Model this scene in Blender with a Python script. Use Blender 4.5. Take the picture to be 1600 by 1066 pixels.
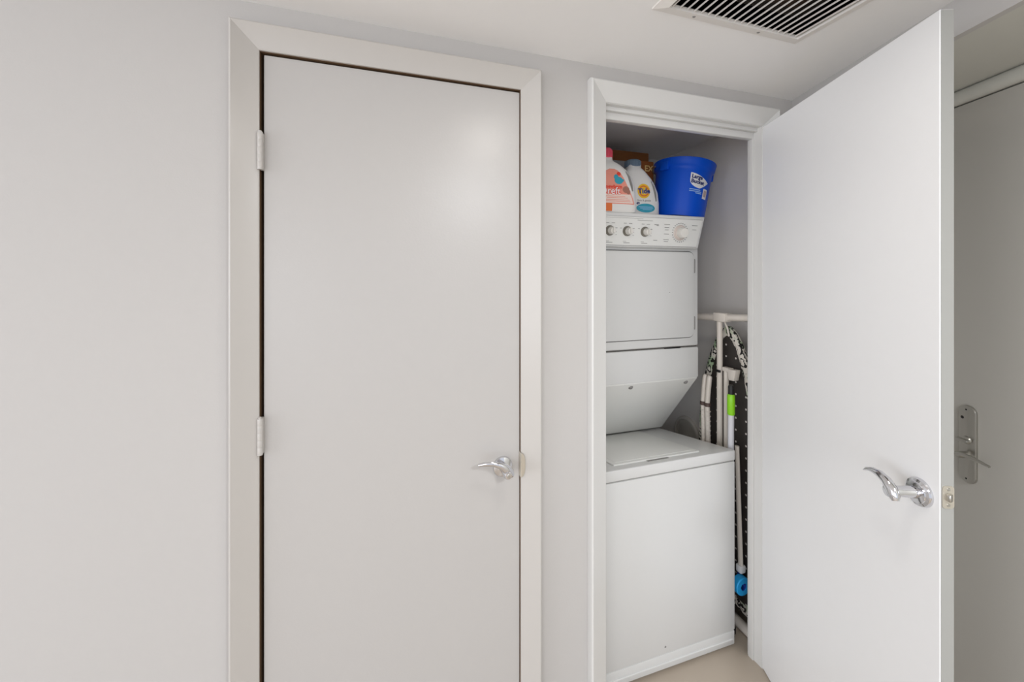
import bpy, bmesh, math
from math import sin, cos, pi, sqrt, atan2
from mathutils import Vector, Matrix

for o in list(bpy.data.objects):
    bpy.data.objects.remove(o, do_unlink=True)
SC = bpy.context.scene
COL = SC.collection

# ------------------------------------------------------------------ camera
cam = bpy.data.cameras.new('camera')
cam.sensor_fit = 'HORIZONTAL'
cam.sensor_width = 36.0
cam.lens = 630.0 / 1600.0 * 36.0
cam.shift_y = -103.0 / 1600.0
cam.clip_start = 0.02
camo = bpy.data.objects.new('camera', cam)
camo.location = (0, 0, 1.527)
camo.rotation_euler = (pi / 2, 0, -atan2(205, 630))
COL.objects.link(camo)
SC.camera = camo

# ------------------------------------------------------------------ world, lights, exposure
SC.view_settings.view_transform = 'Standard'
SC.view_settings.look = 'None'
SC.view_settings.gamma = 1.0
SC.view_settings.use_curve_mapping = False
SC.view_settings.exposure = -0.09
w = bpy.data.worlds.new('world')
SC.world = w
w.use_nodes = True
w.node_tree.nodes['Background'].inputs[0].default_value = (0.95, 0.99, 1.08, 1)
w.node_tree.nodes['Background'].inputs[1].default_value = 0.92


def area(name, loc, target, sx, sy, power, colr=(1, 1, 1), shape='RECTANGLE'):
    l = bpy.data.lights.new(name, 'AREA')
    l.shape = shape
    l.size = sx
    l.size_y = sy
    l.energy = power
    l.color = colr
    o = bpy.data.objects.new(name, l)
    o.location = loc
    d = Vector(target) - Vector(loc)
    o.rotation_euler = d.to_track_quat('-Z', 'Y').to_euler()
    COL.objects.link(o)
    return o


area('window_light', (-4.3, -0.35, 1.45), (1.2, 0.85, 1.3), 2.0, 1.9, 66, (0.95, 0.985, 1.05))
area('rear_fill_light', (-2.2, -2.9, 1.35), (1.2, 1.4, 1.1), 2.4, 1.9, 44, (0.95, 0.985, 1.05))  # added fill from behind the camera to brighten the closet, no window modelled
area('overhead_fill', (0.75, -1.0, 2.215), (0.75, -1.0, 0), 0.4, 0.4, 34, (0.96, 0.985, 1.02), 'DISK')  # added overhead fill for washer lid, floor and ceiling bounce, no fitting there
area('ceiling_light', (0.50, 0.42, 2.215), (0.50, 0.42, 0), 0.20, 0.20, 3.2, (1.0, 0.96, 0.90), 'DISK')


# ------------------------------------------------------------------ materials
def lin(hexs):
    r = [int(hexs[i:i + 2], 16) / 255 for i in (0, 2, 4)]
    return tuple(c / 12.92 if c <= .04045 else ((c + .055) / 1.055) ** 2.4 for c in r) + (1,)


def mat(name, col, rough=.5, metal=0.0, bump=0.0, scale=60.0, detail=3, var=0.0, spec=.5, trans=0.0):
    m = bpy.data.materials.new(name)
    m.use_nodes = True
    nt = m.node_tree
    b = nt.nodes['Principled BSDF']
    c = lin(col) if isinstance(col, str) else tuple(col) + (1,)
    b.inputs['Base Color'].default_value = c
    b.inputs['Roughness'].default_value = rough
    b.inputs['Metallic'].default_value = metal
    b.inputs['Specular IOR Level'].default_value = spec
    if trans:
        b.inputs['Transmission Weight'].default_value = trans
    tc = nt.nodes.new('ShaderNodeTexCoord')
    nz = nt.nodes.new('ShaderNodeTexNoise')
    nz.inputs['Scale'].default_value = scale
    nz.inputs['Detail'].default_value = detail
    nt.links.new(tc.outputs['Object'], nz.inputs['Vector'])
    if bump:
        bp = nt.nodes.new('ShaderNodeBump')
        bp.inputs['Strength'].default_value = bump
        bp.inputs['Distance'].default_value = .002
        nt.links.new(nz.outputs['Fac'], bp.inputs['Height'])
        nt.links.new(bp.outputs['Normal'], b.inputs['Normal'])
    v = var or .015
    mx = nt.nodes.new('ShaderNodeMixRGB')
    mx.blend_type = 'MULTIPLY'
    mx.inputs['Color1'].default_value = c
    cr = nt.nodes.new('ShaderNodeMapRange')
    cr.inputs['To Min'].default_value = 1 - v
    cr.inputs['To Max'].default_value = 1.0
    n2 = nt.nodes.new('ShaderNodeTexNoise')
    n2.inputs['Scale'].default_value = scale * .2 + 2
    nt.links.new(tc.outputs['Object'], n2.inputs['Vector'])
    nt.links.new(n2.outputs['Fac'], cr.inputs['Value'])
    nt.links.new(cr.outputs['Result'], mx.inputs['Color2'])
    mx.inputs['Fac'].default_value = 1
    nt.links.new(mx.outputs['Color'], b.inputs['Base Color'])
    return m


M = {}
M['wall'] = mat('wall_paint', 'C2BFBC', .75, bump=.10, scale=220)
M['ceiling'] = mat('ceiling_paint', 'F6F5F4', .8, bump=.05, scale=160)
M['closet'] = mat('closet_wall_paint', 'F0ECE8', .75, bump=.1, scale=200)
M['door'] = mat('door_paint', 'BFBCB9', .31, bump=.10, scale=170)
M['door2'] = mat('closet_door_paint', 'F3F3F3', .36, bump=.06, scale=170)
M['edge'] = mat('door_edge_shaded', 'A3A39F', .5)  # shade of the open door's free edge put into a darker grey
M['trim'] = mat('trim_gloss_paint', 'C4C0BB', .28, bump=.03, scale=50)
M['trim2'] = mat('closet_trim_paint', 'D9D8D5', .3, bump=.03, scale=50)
M['gapwood'] = mat('raw_jamb_wood', '6B5138', .8, var=.3, scale=40)
M['floor'] = mat('beige_floor', 'BDB0A0', .35, bump=.03, scale=15, var=.06)
M['chrome'] = mat('polished_chrome', 'D9D9DC', .1, 1.0)
M['nickel'] = mat('satin_nickel', 'C4C2BC', .28, 1.0)
M['brass'] = mat('old_nickel_brass', 'D8D2C6', .3, .8)
M['enamel'] = mat('white_enamel', 'DADAD8', .3, bump=.02, scale=300)
M['enamel2'] = mat('white_enamel_panel', 'E7E7E3', .38)
M['seam'] = mat('dark_seam', '55524E', .8)
M['black'] = mat('black_plastic', '1B1A1A', .5)
M['print'] = mat('grey_print', '8D8B88', .6)
M['knob'] = mat('knob_plastic', 'E6E3DC', .35)
M['knobring'] = mat('knob_ring', '8E8A80', .35, .5)
M['chromering'] = mat('dial_skirt', 'D8CCC4', .3)
M['foyer'] = mat('foyer_paint', 'CCCBC3', .75, bump=.05, scale=160)
M['entry'] = mat('entry_door_paint', 'BFBCB5', .45, bump=.05, scale=120)
M['dark'] = mat('duct_dark', '2C2620', .9)
M['coil'] = mat('dusty_coil', '4A3C30', .8, var=.4, scale=90)
M['vent'] = mat('vent_enamel', 'EDE9E4', .4)
M['blue'] = mat('blue_plastic', '0A56D6', .4, bump=.02, scale=80, spec=.25)
M['label'] = mat('white_label', 'F0F0F0', .4)
M['navy'] = mat('navy_print', '1B2A70', .5)
M['skyblue'] = mat('pale_blue_print', '9CC4EE', .5)
M['bottle'] = mat('white_bottle_plastic', 'E6E4E0', .33)
M['pinkcap'] = mat('pink_cap', 'EE5A70', .4)
M['coral'] = mat('coral_label', 'F09A86', .5, var=.08)
M['pale'] = mat('pale_label', 'EFD9CF', .5)
M['red'] = mat('red_print', 'E8452F', .5)
M['teal'] = mat('teal_print', '2FA0B8', .5)
M['orange'] = mat('orange_print', 'E0702A', .5)
M['tan'] = mat('tan_print', 'A87262', .6)
M['yellow'] = mat('yellow_print', 'F2C228', .5)
M['greycap'] = mat('blue_grey_cap', '75889A', .3, trans=.15)
M['brown'] = mat('brown_cardboard', '8A5526', .8, var=.15, scale=25)
M['brown2'] = mat('orange_brown_carton', 'A6602C', .7, var=.1, scale=25)
M['gold'] = mat('gold_print', 'FFD890', .5)
M['greycarton'] = mat('grey_carton', '9C9A98', .7)
M['tube'] = mat('cream_tube', 'E4DCD2', .35)
M['clip'] = mat('brown_clip', '5B4A44', .5)
M['lime'] = mat('lime_grip', '8ED820', .35)
M['pole'] = mat('pale_grey_pole', 'DADADF', .3)
M['foam'] = mat('bright_blue_foam', '1FA3E6', .6, bump=.1, scale=80)
M['foamin'] = mat('deep_blue_core', '0F3C9A', .6)
M['plate'] = mat('duct_collar', 'D6D2CA', .6)


def mesh_dots():
    """dark expanded metal with a grid of small bright holes"""
    m = bpy.data.materials.new('dark_perforated_metal')
    m.use_nodes = True
    nt = m.node_tree
    b = nt.nodes['Principled BSDF']
    b.inputs['Roughness'].default_value = .6
    tc = nt.nodes.new('ShaderNodeTexCoord')
    sp = nt.nodes.new('ShaderNodeSeparateXYZ')
    nt.links.new(tc.outputs['Object'], sp.inputs[0])

    def math_(op, a, bv=None):
        n = nt.nodes.new('ShaderNodeMath')
        n.operation = op
        if isinstance(a, (int, float)):
            n.inputs[0].default_value = a
        else:
            nt.links.new(a, n.inputs[0])
        if bv is not None:
            if isinstance(bv, (int, float)):
                n.inputs[1].default_value = bv
            else:
                nt.links.new(bv, n.inputs[1])
        return n.outputs[0]
    d = []
    for out, off in ((sp.outputs['Y'], .0), (sp.outputs['Z'], .0)):
        f = math_('FRACT', math_('ADD', math_('MULTIPLY', out, 19.0), 20.5))
        s = math_('SUBTRACT', f, .5)
        d.append(math_('MULTIPLY', s, s))
    dist = math_('SQRT', math_('ADD', d[0], d[1]))
    lt = math_('LESS_THAN', dist, .085)
    mx = nt.nodes.new('ShaderNodeMixRGB')
    mx.inputs['Color1'].default_value = lin('3A3532')
    mx.inputs['Color2'].default_value = lin('D8D2CC')
    nt.links.new(lt, mx.inputs['Fac'])
    nt.links.new(mx.outputs[0], b.inputs['Base Color'])
    return m


def mesh_pattern():
    """white cotton with black and green scribbles"""
    m = bpy.data.materials.new('scribble_print_cotton')
    m.use_nodes = True
    nt = m.node_tree
    b = nt.nodes['Principled BSDF']
    b.inputs['Roughness'].default_value = .85
    tc = nt.nodes.new('ShaderNodeTexCoord')
    wv = nt.nodes.new('ShaderNodeTexWave')
    wv.inputs['Scale'].default_value = 13
    wv.inputs['Distortion'].default_value = 14
    wv.inputs['Detail'].default_value = 3
    wv.inputs['Detail Scale'].default_value = 2.0
    nt.links.new(tc.outputs['Object'], wv.inputs['Vector'])
    cr = nt.nodes.new('ShaderNodeValToRGB')
    cr.color_ramp.interpolation = 'CONSTANT'
    cr.color_ramp.elements[0].color = lin('24211F')
    cr.color_ramp.elements[1].color = lin('E4DED4')
    cr.color_ramp.elements[1].position = .29
    nt.links.new(wv.outputs['Fac'], cr.inputs['Fac'])
    nz = nt.nodes.new('ShaderNodeTexNoise')
    nz.inputs['Scale'].default_value = 14
    nt.links.new(tc.outputs['Object'], nz.inputs['Vector'])
    c2 = nt.nodes.new('ShaderNodeValToRGB')
    c2.color_ramp.elements[0].position = .5
    c2.color_ramp.elements[0].color = (1, 1, 1, 1)
    c2.color_ramp.elements[1].position = .62
    c2.color_ramp.elements[1].color = lin('B9D8B8')
    nt.links.new(nz.outputs['Fac'], c2.inputs['Fac'])
    mx = nt.nodes.new('ShaderNodeMixRGB')
    mx.blend_type = 'MULTIPLY'
    mx.inputs['Fac'].default_value = 1
    nt.links.new(cr.outputs[0], mx.inputs['Color1'])
    nt.links.new(c2.outputs[0], mx.inputs['Color2'])
    nt.links.new(mx.outputs[0], b.inputs['Base Color'])
    return m


M['mesh'] = mesh_dots()
M['pattern'] = mesh_pattern()


# ------------------------------------------------------------------ mesh helpers
def BM():
    return bmesh.new()


def box(bm, lo, hi, bev=0.0, seg=2, mtx=None):
    t = bmesh.new()
    bmesh.ops.create_cube(t, size=1.0)
    lo, hi = Vector(lo), Vector(hi)
    c, s = (lo + hi) / 2, hi - lo
    for v in t.verts:
        v.co = Vector((v.co.x * s.x, v.co.y * s.y, v.co.z * s.z)) + c
    if bev:
        bmesh.ops.bevel(t, geom=list(t.edges), offset=bev, segments=seg, affect='EDGES', profile=.5)
    if mtx:
        bmesh.ops.transform(t, matrix=mtx, verts=t.verts)
    join(bm, t)
    return bm


def join(bm, t):
    me = bpy.data.meshes.new('tmp')
    t.to_mesh(me)
    t.free()
    bm.from_mesh(me)
    bpy.data.meshes.remove(me)


def prism(bm, pts, a, b, axis='X', bev=0.0, seg=2):
    """2D polygon extruded along an axis from a to b; pts in the two other axes (in xyz order)"""
    t = bmesh.new()

    def mk(p, h):
        if axis == 'X':
            return (h, p[0], p[1])
        if axis == 'Y':
            return (p[0], h, p[1])
        return (p[0], p[1], h)
    va = [t.verts.new(mk(p, a)) for p in pts]
    vb = [t.verts.new(mk(p, b)) for p in pts]
    n = len(pts)
    t.faces.new(va)
    t.faces.new(vb[::-1])
    for i in range(n):
        t.faces.new((va[i], va[(i + 1) % n], vb[(i + 1) % n], vb[i]))
    bmesh.ops.recalc_face_normals(t, faces=t.faces)
    if bev:
        bmesh.ops.bevel(t, geom=list(t.edges), offset=bev, segments=seg, affect='EDGES', profile=.5)
    join(bm, t)
    return bm


def rrect(x0, z0, x1, z1, r, n=6):
    pts = []
    for cx, cz, a in ((x1 - r, z1 - r, 0), (x0 + r, z1 - r, 90), (x0 + r, z0 + r, 180), (x1 - r, z0 + r, 270)):
        for k in range(n + 1):
            t = math.radians(a + 90 * k / n)
            pts.append((cx + r * cos(t), cz + r * sin(t)))
    return pts


def sweep(bm, pts, radii, n=12, cap=True, flat=None):
    """tube through points; radii number or list of r or (ra, rb); rb along 'flat' hint direction"""
    pts = [Vector(p) for p in pts]
    if not isinstance(radii, (list, tuple)):
        radii = [radii] * len(pts)
    hint = Vector(flat) if flat else None
    rings = []
    prev = None
    for i, p in enumerate(pts):
        d = (pts[min(i + 1, len(pts) - 1)] - pts[max(i - 1, 0)]).normalized()
        if hint is not None:
            u = hint - d * hint.dot(d)
        elif prev is not None:
            u = prev - d * prev.dot(d)
        else:
            u = d.orthogonal()
        u.normalize()
        prev = u
        v = d.cross(u)
        r = radii[i]
        ra, rb = r if isinstance(r, (list, tuple)) else (r, r)
        rings.append([bm.verts.new(p + u * ra * cos(2 * pi * k / n) + v * rb * sin(2 * pi * k / n)) for k in range(n)])
    for a, b in zip(rings, rings[1:]):
        for k in range(n):
            bm.faces.new((a[k], a[(k + 1) % n], b[(k + 1) % n], b[k]))
    if cap:
        bm.faces.new(rings[0][::-1])
        bm.faces.new(rings[-1])
    return bm


def lathe(bm, prof, n=32, axis=(0, 0, 1), org=(0, 0, 0), closed=False):
    """prof list of (r, h); revolve about axis through org"""
    ax = Vector(axis).normalized()
    u = ax.orthogonal().normalized()
    v = ax.cross(u)
    org = Vector(org)
    rings = []
    for r, h in prof:
        if r < 1e-6:
            rings.append([bm.verts.new(org + ax * h)])
        else:
            rings.append([bm.verts.new(org + ax * h + u * r * cos(2 * pi * k / n) + v * r * sin(2 * pi * k / n)) for k in range(n)])
    pairs = list(zip(rings, rings[1:]))
    if closed:
        pairs.append((rings[-1], rings[0]))
    for a, b in pairs:
        for k in range(n):
            k2 = (k + 1) % n
            if len(a) == 1 and len(b) == 1:
                continue
            if len(a) == 1:
                bm.faces.new((a[0], b[k2], b[k]))
            elif len(b) == 1:
                bm.faces.new((a[k], a[k2], b[0]))
            else:
                bm.faces.new((a[k], a[k2], b[k2], b[k]))
    bmesh.ops.recalc_face_normals(bm, faces=bm.faces)
    return bm


WORLD = set()


def obj(name, bm, m, parent=None, smooth=True, label=None, angle=35):
    """ONE mesh object. Under a thing in WORLD the vertices are given in world space."""
    if parent is not None:
        root = parent
        while root.parent:
            root = root.parent
        if root.name in WORLD and bm.verts:
            bmesh.ops.translate(bm, verts=bm.verts, vec=-root.location)
    me = bpy.data.meshes.new(name)
    bm.to_mesh(me)
    bm.free()
    if smooth:
        for p in me.polygons:
            p.use_smooth = True
        me.set_sharp_from_angle(angle=math.radians(angle))
    me.materials.append(M[m])
    o = bpy.data.objects.new(name, me)
    COL.objects.link(o)
    if parent is not None:
        o.parent = parent
    if label:
        o['label'] = label
    return o


def thing(name, label, cat, loc=(0, 0, 0), rot=(0, 0, 0), world=True, kind=None):
    o = bpy.data.objects.new(name, None)
    o.empty_display_size = .05
    o.location = loc
    o.rotation_euler = rot
    COL.objects.link(o)
    o['label'] = label
    if cat:
        o['category'] = cat
    if kind:
        o['kind'] = kind
    if world:
        WORLD.add(o.name)
    return o


def struct(name, bm, m, label=None, **k):
    o = obj(name, bm, m, None, **k)
    o['kind'] = 'structure'
    if label:
        o['label'] = label
    return o


def text_mesh(body, size, bold=0.0, spacing=1.0, shear=0.0):
    cu = bpy.data.curves.new('txt', 'FONT')
    cu.body = body
    cu.size = size
    cu.offset = bold
    cu.align_x = 'CENTER'
    cu.align_y = 'CENTER'
    cu.space_character = spacing
    cu.shear = shear
    cu.resolution_u = 3
    ob = bpy.data.objects.new('txt', cu)
    COL.objects.link(ob)
    dg = bpy.context.evaluated_depsgraph_get()
    me = bpy.data.meshes.new_from_object(ob.evaluated_get(dg))
    V = [tuple(v.co)[:2] for v in me.vertices]
    Fs = [tuple(p.vertices) for p in me.polygons]
    bpy.data.objects.remove(ob)
    bpy.data.curves.remove(cu)
    bpy.data.meshes.remove(me)
    return V, Fs


def text_on(bm, body, size, u0, v0, surf, off=.0012, bold=0.0, rot=0.0, spacing=1.0, shear=0.0):
    V, Fs = text_mesh(body, size, bold, spacing, shear)
    c, s = cos(rot), sin(rot)
    vs = [bm.verts.new(surf(u0 + x * c - y * s, v0 + x * s + y * c, off)) for x, y in V]
    for f in Fs:
        try:
            bm.faces.new([vs[i] for i in f])
        except ValueError:
            pass
    return bm


def patch(bm, rows, surf, off, nu=10):
    """rows = (v, uL, uR) bands laid on a surface"""
    g = [[bm.verts.new(surf(a + (b - a) * k / nu, v, off)) for k in range(nu + 1)] for v, a, b in rows]
    for r0, r1 in zip(g, g[1:]):
        for k in range(nu):
            bm.faces.new((r0[k], r0[k + 1], r1[k + 1], r1[k]))
    return bm


def disc_rows(u0, v0, ru, rv, n=14):
    out = []
    for i in range(n + 1):
        t = -pi / 2 + pi * i / n
        out.append((v0 + rv * sin(t), u0 - ru * cos(t) - 1e-5, u0 + ru * cos(t) + 1e-5))
    return out


def rect_rows(u0, v0, u1, v1, n=4):
    return [(v0 + (v1 - v0) * i / n, u0, u1) for i in range(n + 1)]


# ------------------------------------------------------------------ setting
YW = 1.192          # face of the door wall
WT = 0.056           # its thickness
CZ = 2.228          # ceiling height
D1L, D1R, D1T = -0.297, 0.415, 2.105     # door 1 opening
D2L, D2R, D2T = 0.716, 1.408, 2.106      # closet opening

bm = BM()
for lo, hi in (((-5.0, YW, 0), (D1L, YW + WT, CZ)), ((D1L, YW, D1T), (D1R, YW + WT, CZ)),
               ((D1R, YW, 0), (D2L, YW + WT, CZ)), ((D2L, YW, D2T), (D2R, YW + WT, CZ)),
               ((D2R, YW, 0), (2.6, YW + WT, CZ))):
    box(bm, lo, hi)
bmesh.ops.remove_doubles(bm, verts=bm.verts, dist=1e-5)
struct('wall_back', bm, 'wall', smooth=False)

bm = BM()
box(bm, (-5.0, -3.4, -.08), (2.6, 2.3, 0))
struct('floor', bm, 'floor', smooth=False)

VX0, VX1, VY0, VY1 = .706, 1.158, .40, .862   # hole of the return-air vent
bm = BM()
for lo, hi in (((-5.0, -3.4, CZ), (VX0, 2.3, CZ + .05)), ((VX1, -3.4, CZ), (2.6, 2.3, CZ + .05)),
               ((VX0, VY1, CZ), (VX1, 2.3, CZ + .05)), ((VX0, -3.4, CZ), (VX1, VY0, CZ + .05))):
    box(bm, lo, hi)
struct('ceiling', bm, 'ceiling', smooth=False)

# closet shell
CXL, CXR, CYB = .66, 1.62, 2.06
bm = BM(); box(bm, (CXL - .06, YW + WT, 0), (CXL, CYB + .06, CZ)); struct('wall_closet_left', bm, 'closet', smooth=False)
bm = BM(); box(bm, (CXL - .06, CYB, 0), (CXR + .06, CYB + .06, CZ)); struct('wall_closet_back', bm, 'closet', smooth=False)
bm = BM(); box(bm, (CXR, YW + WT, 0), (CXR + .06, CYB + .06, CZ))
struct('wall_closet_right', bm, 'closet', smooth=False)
bm = BM(); prism(bm, [(CXR - .012, 0), (CXR, 0), (CXR, .085), (CXR - .006, .085), (CXR - .012, .075)], YW + WT, CYB, 'Y')
struct('baseboard_closet', bm, 'trim')

# ------------------------------------------------------------------ casings
def casing(name, xl, xr, zt, w, label, tm):
    prof = [(0, 0), (0, .007), (.004, .0095), (w * .80, .026), (w * .90, .030), (w * .97, .027), (w, .020), (w, 0)]
    r = thing(name, label, None, ((xl + xr) / 2, YW, 0), kind='structure')
    def run(bm, fa, fb):
        A = [bm.verts.new(fa(t, d)) for t, d in prof]
        B = [bm.verts.new(fb(t, d)) for t, d in prof]
        n = len(prof)
        for i in range(n - 1):
            bm.faces.new((A[i], A[i + 1], B[i + 1], B[i]))
        bm.faces.new((A[n - 1], A[0], B[0], B[n - 1]))
        bm.faces.new(A[::-1]); bm.faces.new(B)
        bmesh.ops.recalc_face_normals(bm, faces=bm.faces)
        return bm
    obj('side_casing', run(BM(), lambda t, d: (xl - t, YW - d, 0), lambda t, d: (xl - t, YW - d, zt + t)), tm, r, angle=20)
    obj('side_casing', run(BM(), lambda t, d: (xr + t, YW - d, 0), lambda t, d: (xr + t, YW - d, zt + t)), tm, r, angle=20)
    obj('head_casing', run(BM(), lambda t, d: (xl - t, YW - d, zt + t), lambda t, d: (xr + t, YW - d, zt + t)), tm, r, angle=20)
    return r

c1 = casing('trim_1', D1L, D1R, D1T, .063, 'white mitred casing around the closed door', 'trim')
c2 = casing('trim_2', D2L, D2R, D2T, .066, 'white mitred casing around the laundry closet opening', 'trim2')
# jamb liners with stops
bm = BM()
box(bm, (D1L - .01, YW - .002, 0), (D1L + .001, YW + WT + .002, D1T)); box(bm, (D1R - .001, YW - .002, 0), (D1R + .01, YW + WT + .002, D1T))
box(bm, (D1L + .001, YW - .002, D1T - .001), (D1R - .001, YW + WT + .002, D1T + .01))
obj('jamb', bm, 'gapwood', c1, smooth=False, label='bare brown wood seen in the gap beside the door')
bm = BM()
box(bm, (D1L, YW + .042, 0), (D1L + .016, YW + WT, D1T)); box(bm, (D1R - .016, YW + .042, 0), (D1R, YW + WT, D1T))
box(bm, (D1L, YW + .042, D1T - .016), (D1R, YW + WT, D1T))
obj('door_stop', bm, 'gapwood', c1, smooth=False)
bm = BM()
box(bm, (D2L - .01, YW - .004, 0), (D2L + .002, YW + WT + .004, D2T)); box(bm, (D2R - .002, YW - .004, 0), (D2R + .01, YW + WT + .004, D2T))
box(bm, (D2L + .002, YW - .004, D2T - .002), (D2R - .002, YW + WT + .004, D2T + .01))
obj('jamb', bm, 'trim2', c2, smooth=False)
bm = BM()
box(bm, (D2L, YW + .030, 0), (D2L + .008, YW + WT - .002, D2T), .002)
box(bm, (D2R - .008, YW + .030, .0), (D2R, YW + WT - .002, D2T), .002)
obj('door_stop', bm, 'trim2', c2)
bm = BM()
box(bm, (D2L, YW + .030, D2T - .040), (D2R, YW + WT, D2T), .004)
box(bm, (D2L, YW + .014, D2T - .016), (D2R, YW + .032, D2T), .003)
obj('head_stop', bm, 'trim2', c2)

# ------------------------------------------------------------------ door 1 (closed)
d1 = thing('door_1', 'closed plain white door with a chrome lever and two white hinges', None, (D1L, YW, 0), kind='structure')
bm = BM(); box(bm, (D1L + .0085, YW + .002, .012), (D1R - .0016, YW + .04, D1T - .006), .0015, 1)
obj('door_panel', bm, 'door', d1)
for z0, z1 in ((1.797, 1.893), (1.067, 1.160)):
    bm = BM()
    n = 5
    hx, hy = D1L + .0035, YW - .013
    for k in range(n):
        a, b = z0 + (z1 - z0) * k / n, z0 + (z1 - z0) * (k + 1) / n
        lathe(bm, [(0, a), (.0062, a), (.0066, a + .0012), (.0066, b - .0012), (.0062, b), (0, b)], 16, org=(hx, hy, 0))
    lathe(bm, [(0, z1), (.004, z1), (.0045, z1 + .003), (0, z1 + .0055)], 12, org=(hx, hy, 0))
    hg = obj('hinge', bm, 'trim', d1, label='white painted butt hinge knuckle')
    bm = BM()
    box(bm, (hx - .010, YW - .0095, z0 + .001), (hx - .002, YW - .0065, z1 - .001), .0008, 1)
    box(bm, (hx - .002, YW - .012, z0 + .001), (hx + .006, YW + .006, z1 - .001), .0008, 1)
    obj('hinge_leaf', bm, 'trim', hg)


def lever_set(parent, cx, y, cz, tip, flip=1):
    pass


# lever of door 1: rose, neck, curved lever
rx, rz = .357, .937
lv = obj('lever_handle', lathe(BM(), [(0, 0), (.031, 0), (.031, .004), (.029, .0075), (.022, .010), (.014, .012), (0, .012)], 40, (0, -1, 0), (rx, YW + .002, rz)), 'chrome', d1, label='polished chrome lever handle')
bm = lathe(BM(), [(.0, .0), (.0135, .0), (.0125, .03), (.0135, .050), (.010, .057), (0, .058)], 24, (0, -1, 0), (rx, YW - .008, rz))
obj('spindle', bm, 'chrome', lv)
bm = BM()
P = [(.374, 1.143, .929), (.366, 1.1385, .940), (.352, 1.136, .955), (.335, 1.136, .966), (.312, 1.138, .974), (.290, 1.142, .975), (.271, 1.148, .9715)]
sweep(bm, P, [(.008, .005), (.014, .007), (.013, .007), (.0095, .006), (.0075, .005), (.0065, .0045), (.0045, .0035)], 14, flat=(0, 0, 1))
obj('lever', bm, 'chrome', lv)
bm = lathe(BM(), [(0, 0), (.005, 0), (.005, .003), (0, .003)], 16, (0, -1, 0), (rx, YW - .066, rz))
obj('privacy_button', bm, 'nickel', lv)
bm = BM()
prism(bm, [(D1R - .003, .900), (D1R - .003, .976)] + [(D1R + .001 + .011 * cos(a), .938 + .036 * sin(a)) for a in [pi / 2 - pi * k / 12 for k in range(13)]], YW - .0155, YW - .0125, 'Y', .0008, 1)
box(bm, (D1R - .0035, YW - .014, .900), (D1R - .0012, YW + .02, .976), .0005, 1)
obj('strike_plate', bm, 'brass', d1, label='small worn metal strike lip on the casing edge')

# ------------------------------------------------------------------ door 2 (open closet door), local frame: x along door from the hinge, y = outward normal of seen face
H2 = Vector((1.409, 1.189, 0))
d2ang = atan2(-.926, -.377)
d2 = thing('door_2', 'open white laundry closet door with a chrome lever', None, H2, (0, 0, d2ang), world=False, kind='structure')
# local +x along (-.377,-.926); local +y = rotate 90 ccw = (.926,-.377) -> away from camera side; the seen face is y = 0, body to +y
W2, T2 = .700, .029
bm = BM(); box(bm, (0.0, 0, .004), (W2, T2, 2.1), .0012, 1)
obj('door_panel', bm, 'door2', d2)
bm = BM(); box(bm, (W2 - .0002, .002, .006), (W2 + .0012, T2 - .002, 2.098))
obj('edge_band', bm, 'edge', d2, smooth=False, label='free edge with its shade painted into the colour')
ls, lz = .656, 1.036
lv = obj('lever_handle', lathe(BM(), [(0, 0), (.031, 0), (.031, .004), (.0295, .008), (.024, .0105), (.0235, .0125), (.015, .015), (0, .015)], 40, (0, -1, 0), (ls, 0, lz)), 'chrome', d2, label='polished chrome lever handle with a curved horn')
bm = lathe(BM(), [(0, 0), (.0135, 0), (.0125, .012), (.0115, .03), (.0135, .052), (.012, .060), (0, .062)], 24, (0, -1, 0), (ls, -.012, lz))
obj('spindle', bm, 'chrome', lv)
bm = BM()
P = [(.672, -.066, 1.022), (.668, -.066, 1.030), (.660, -.066, 1.044), (.648, -.067, 1.0565), (.632, -.068, 1.063), (.612, -.068, 1.063), (.594, -.066, 1.057), (.578, -.062, 1.047)]
sweep(bm, P, [(.006, .007), (.012, .010), (.0125, .011), (.0105, .010), (.0085, .0085), (.0062, .0075), (.0042, .006), (.0018, .003)], 16, flat=(0, 0, 1))
obj('lever', bm, 'chrome', lv)
bm = BM()
prism(bm, rrect(.003, 1.026, T2 - .003, 1.074, .006), W2 + .001, W2 + .0032, 'X')
lp = obj('latch_plate', bm, 'brass', d2, label='small metal latch face plate in the door edge')
bm = BM()
prism(bm, [(W2 + .003, .009), (W2 + .003, .021), (W2 + .007, .020), (W2 + .012, .012), (W2 + .011, .0095)], 1.043, 1.058, 'Z', .001, 1)
obj('latch_bolt', bm, 'nickel', lp)
bm = BM()
for zz in (1.033, 1.067):
    bm = BM()
    lathe(bm, [(0, 0), (.0035, 0), (.003, .001), (0, .0013)], 12, (1, 0, 0), (W2 + .0032, .0145, zz))
    obj('screw', bm, 'nickel', lp)
# hinge knuckles on the far side of the jamb
for z0 in (.25, 1.06, 1.80):
    bm = BM()
    lathe(bm, [(0, z0), (.006, z0), (.006, z0 + .095), (0, z0 + .095)], 14, org=(.002, T2 + .004, 0))
    obj('hinge', bm, 'trim', d2)

# ------------------------------------------------------------------ header over the foyer, foyer wall, entry door
HA = Vector((1.573, 1.201, 0))
hang = atan2(-.953, -.304)      # local +x along the header towards the camera, local -y... to the left (room side)
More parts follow.
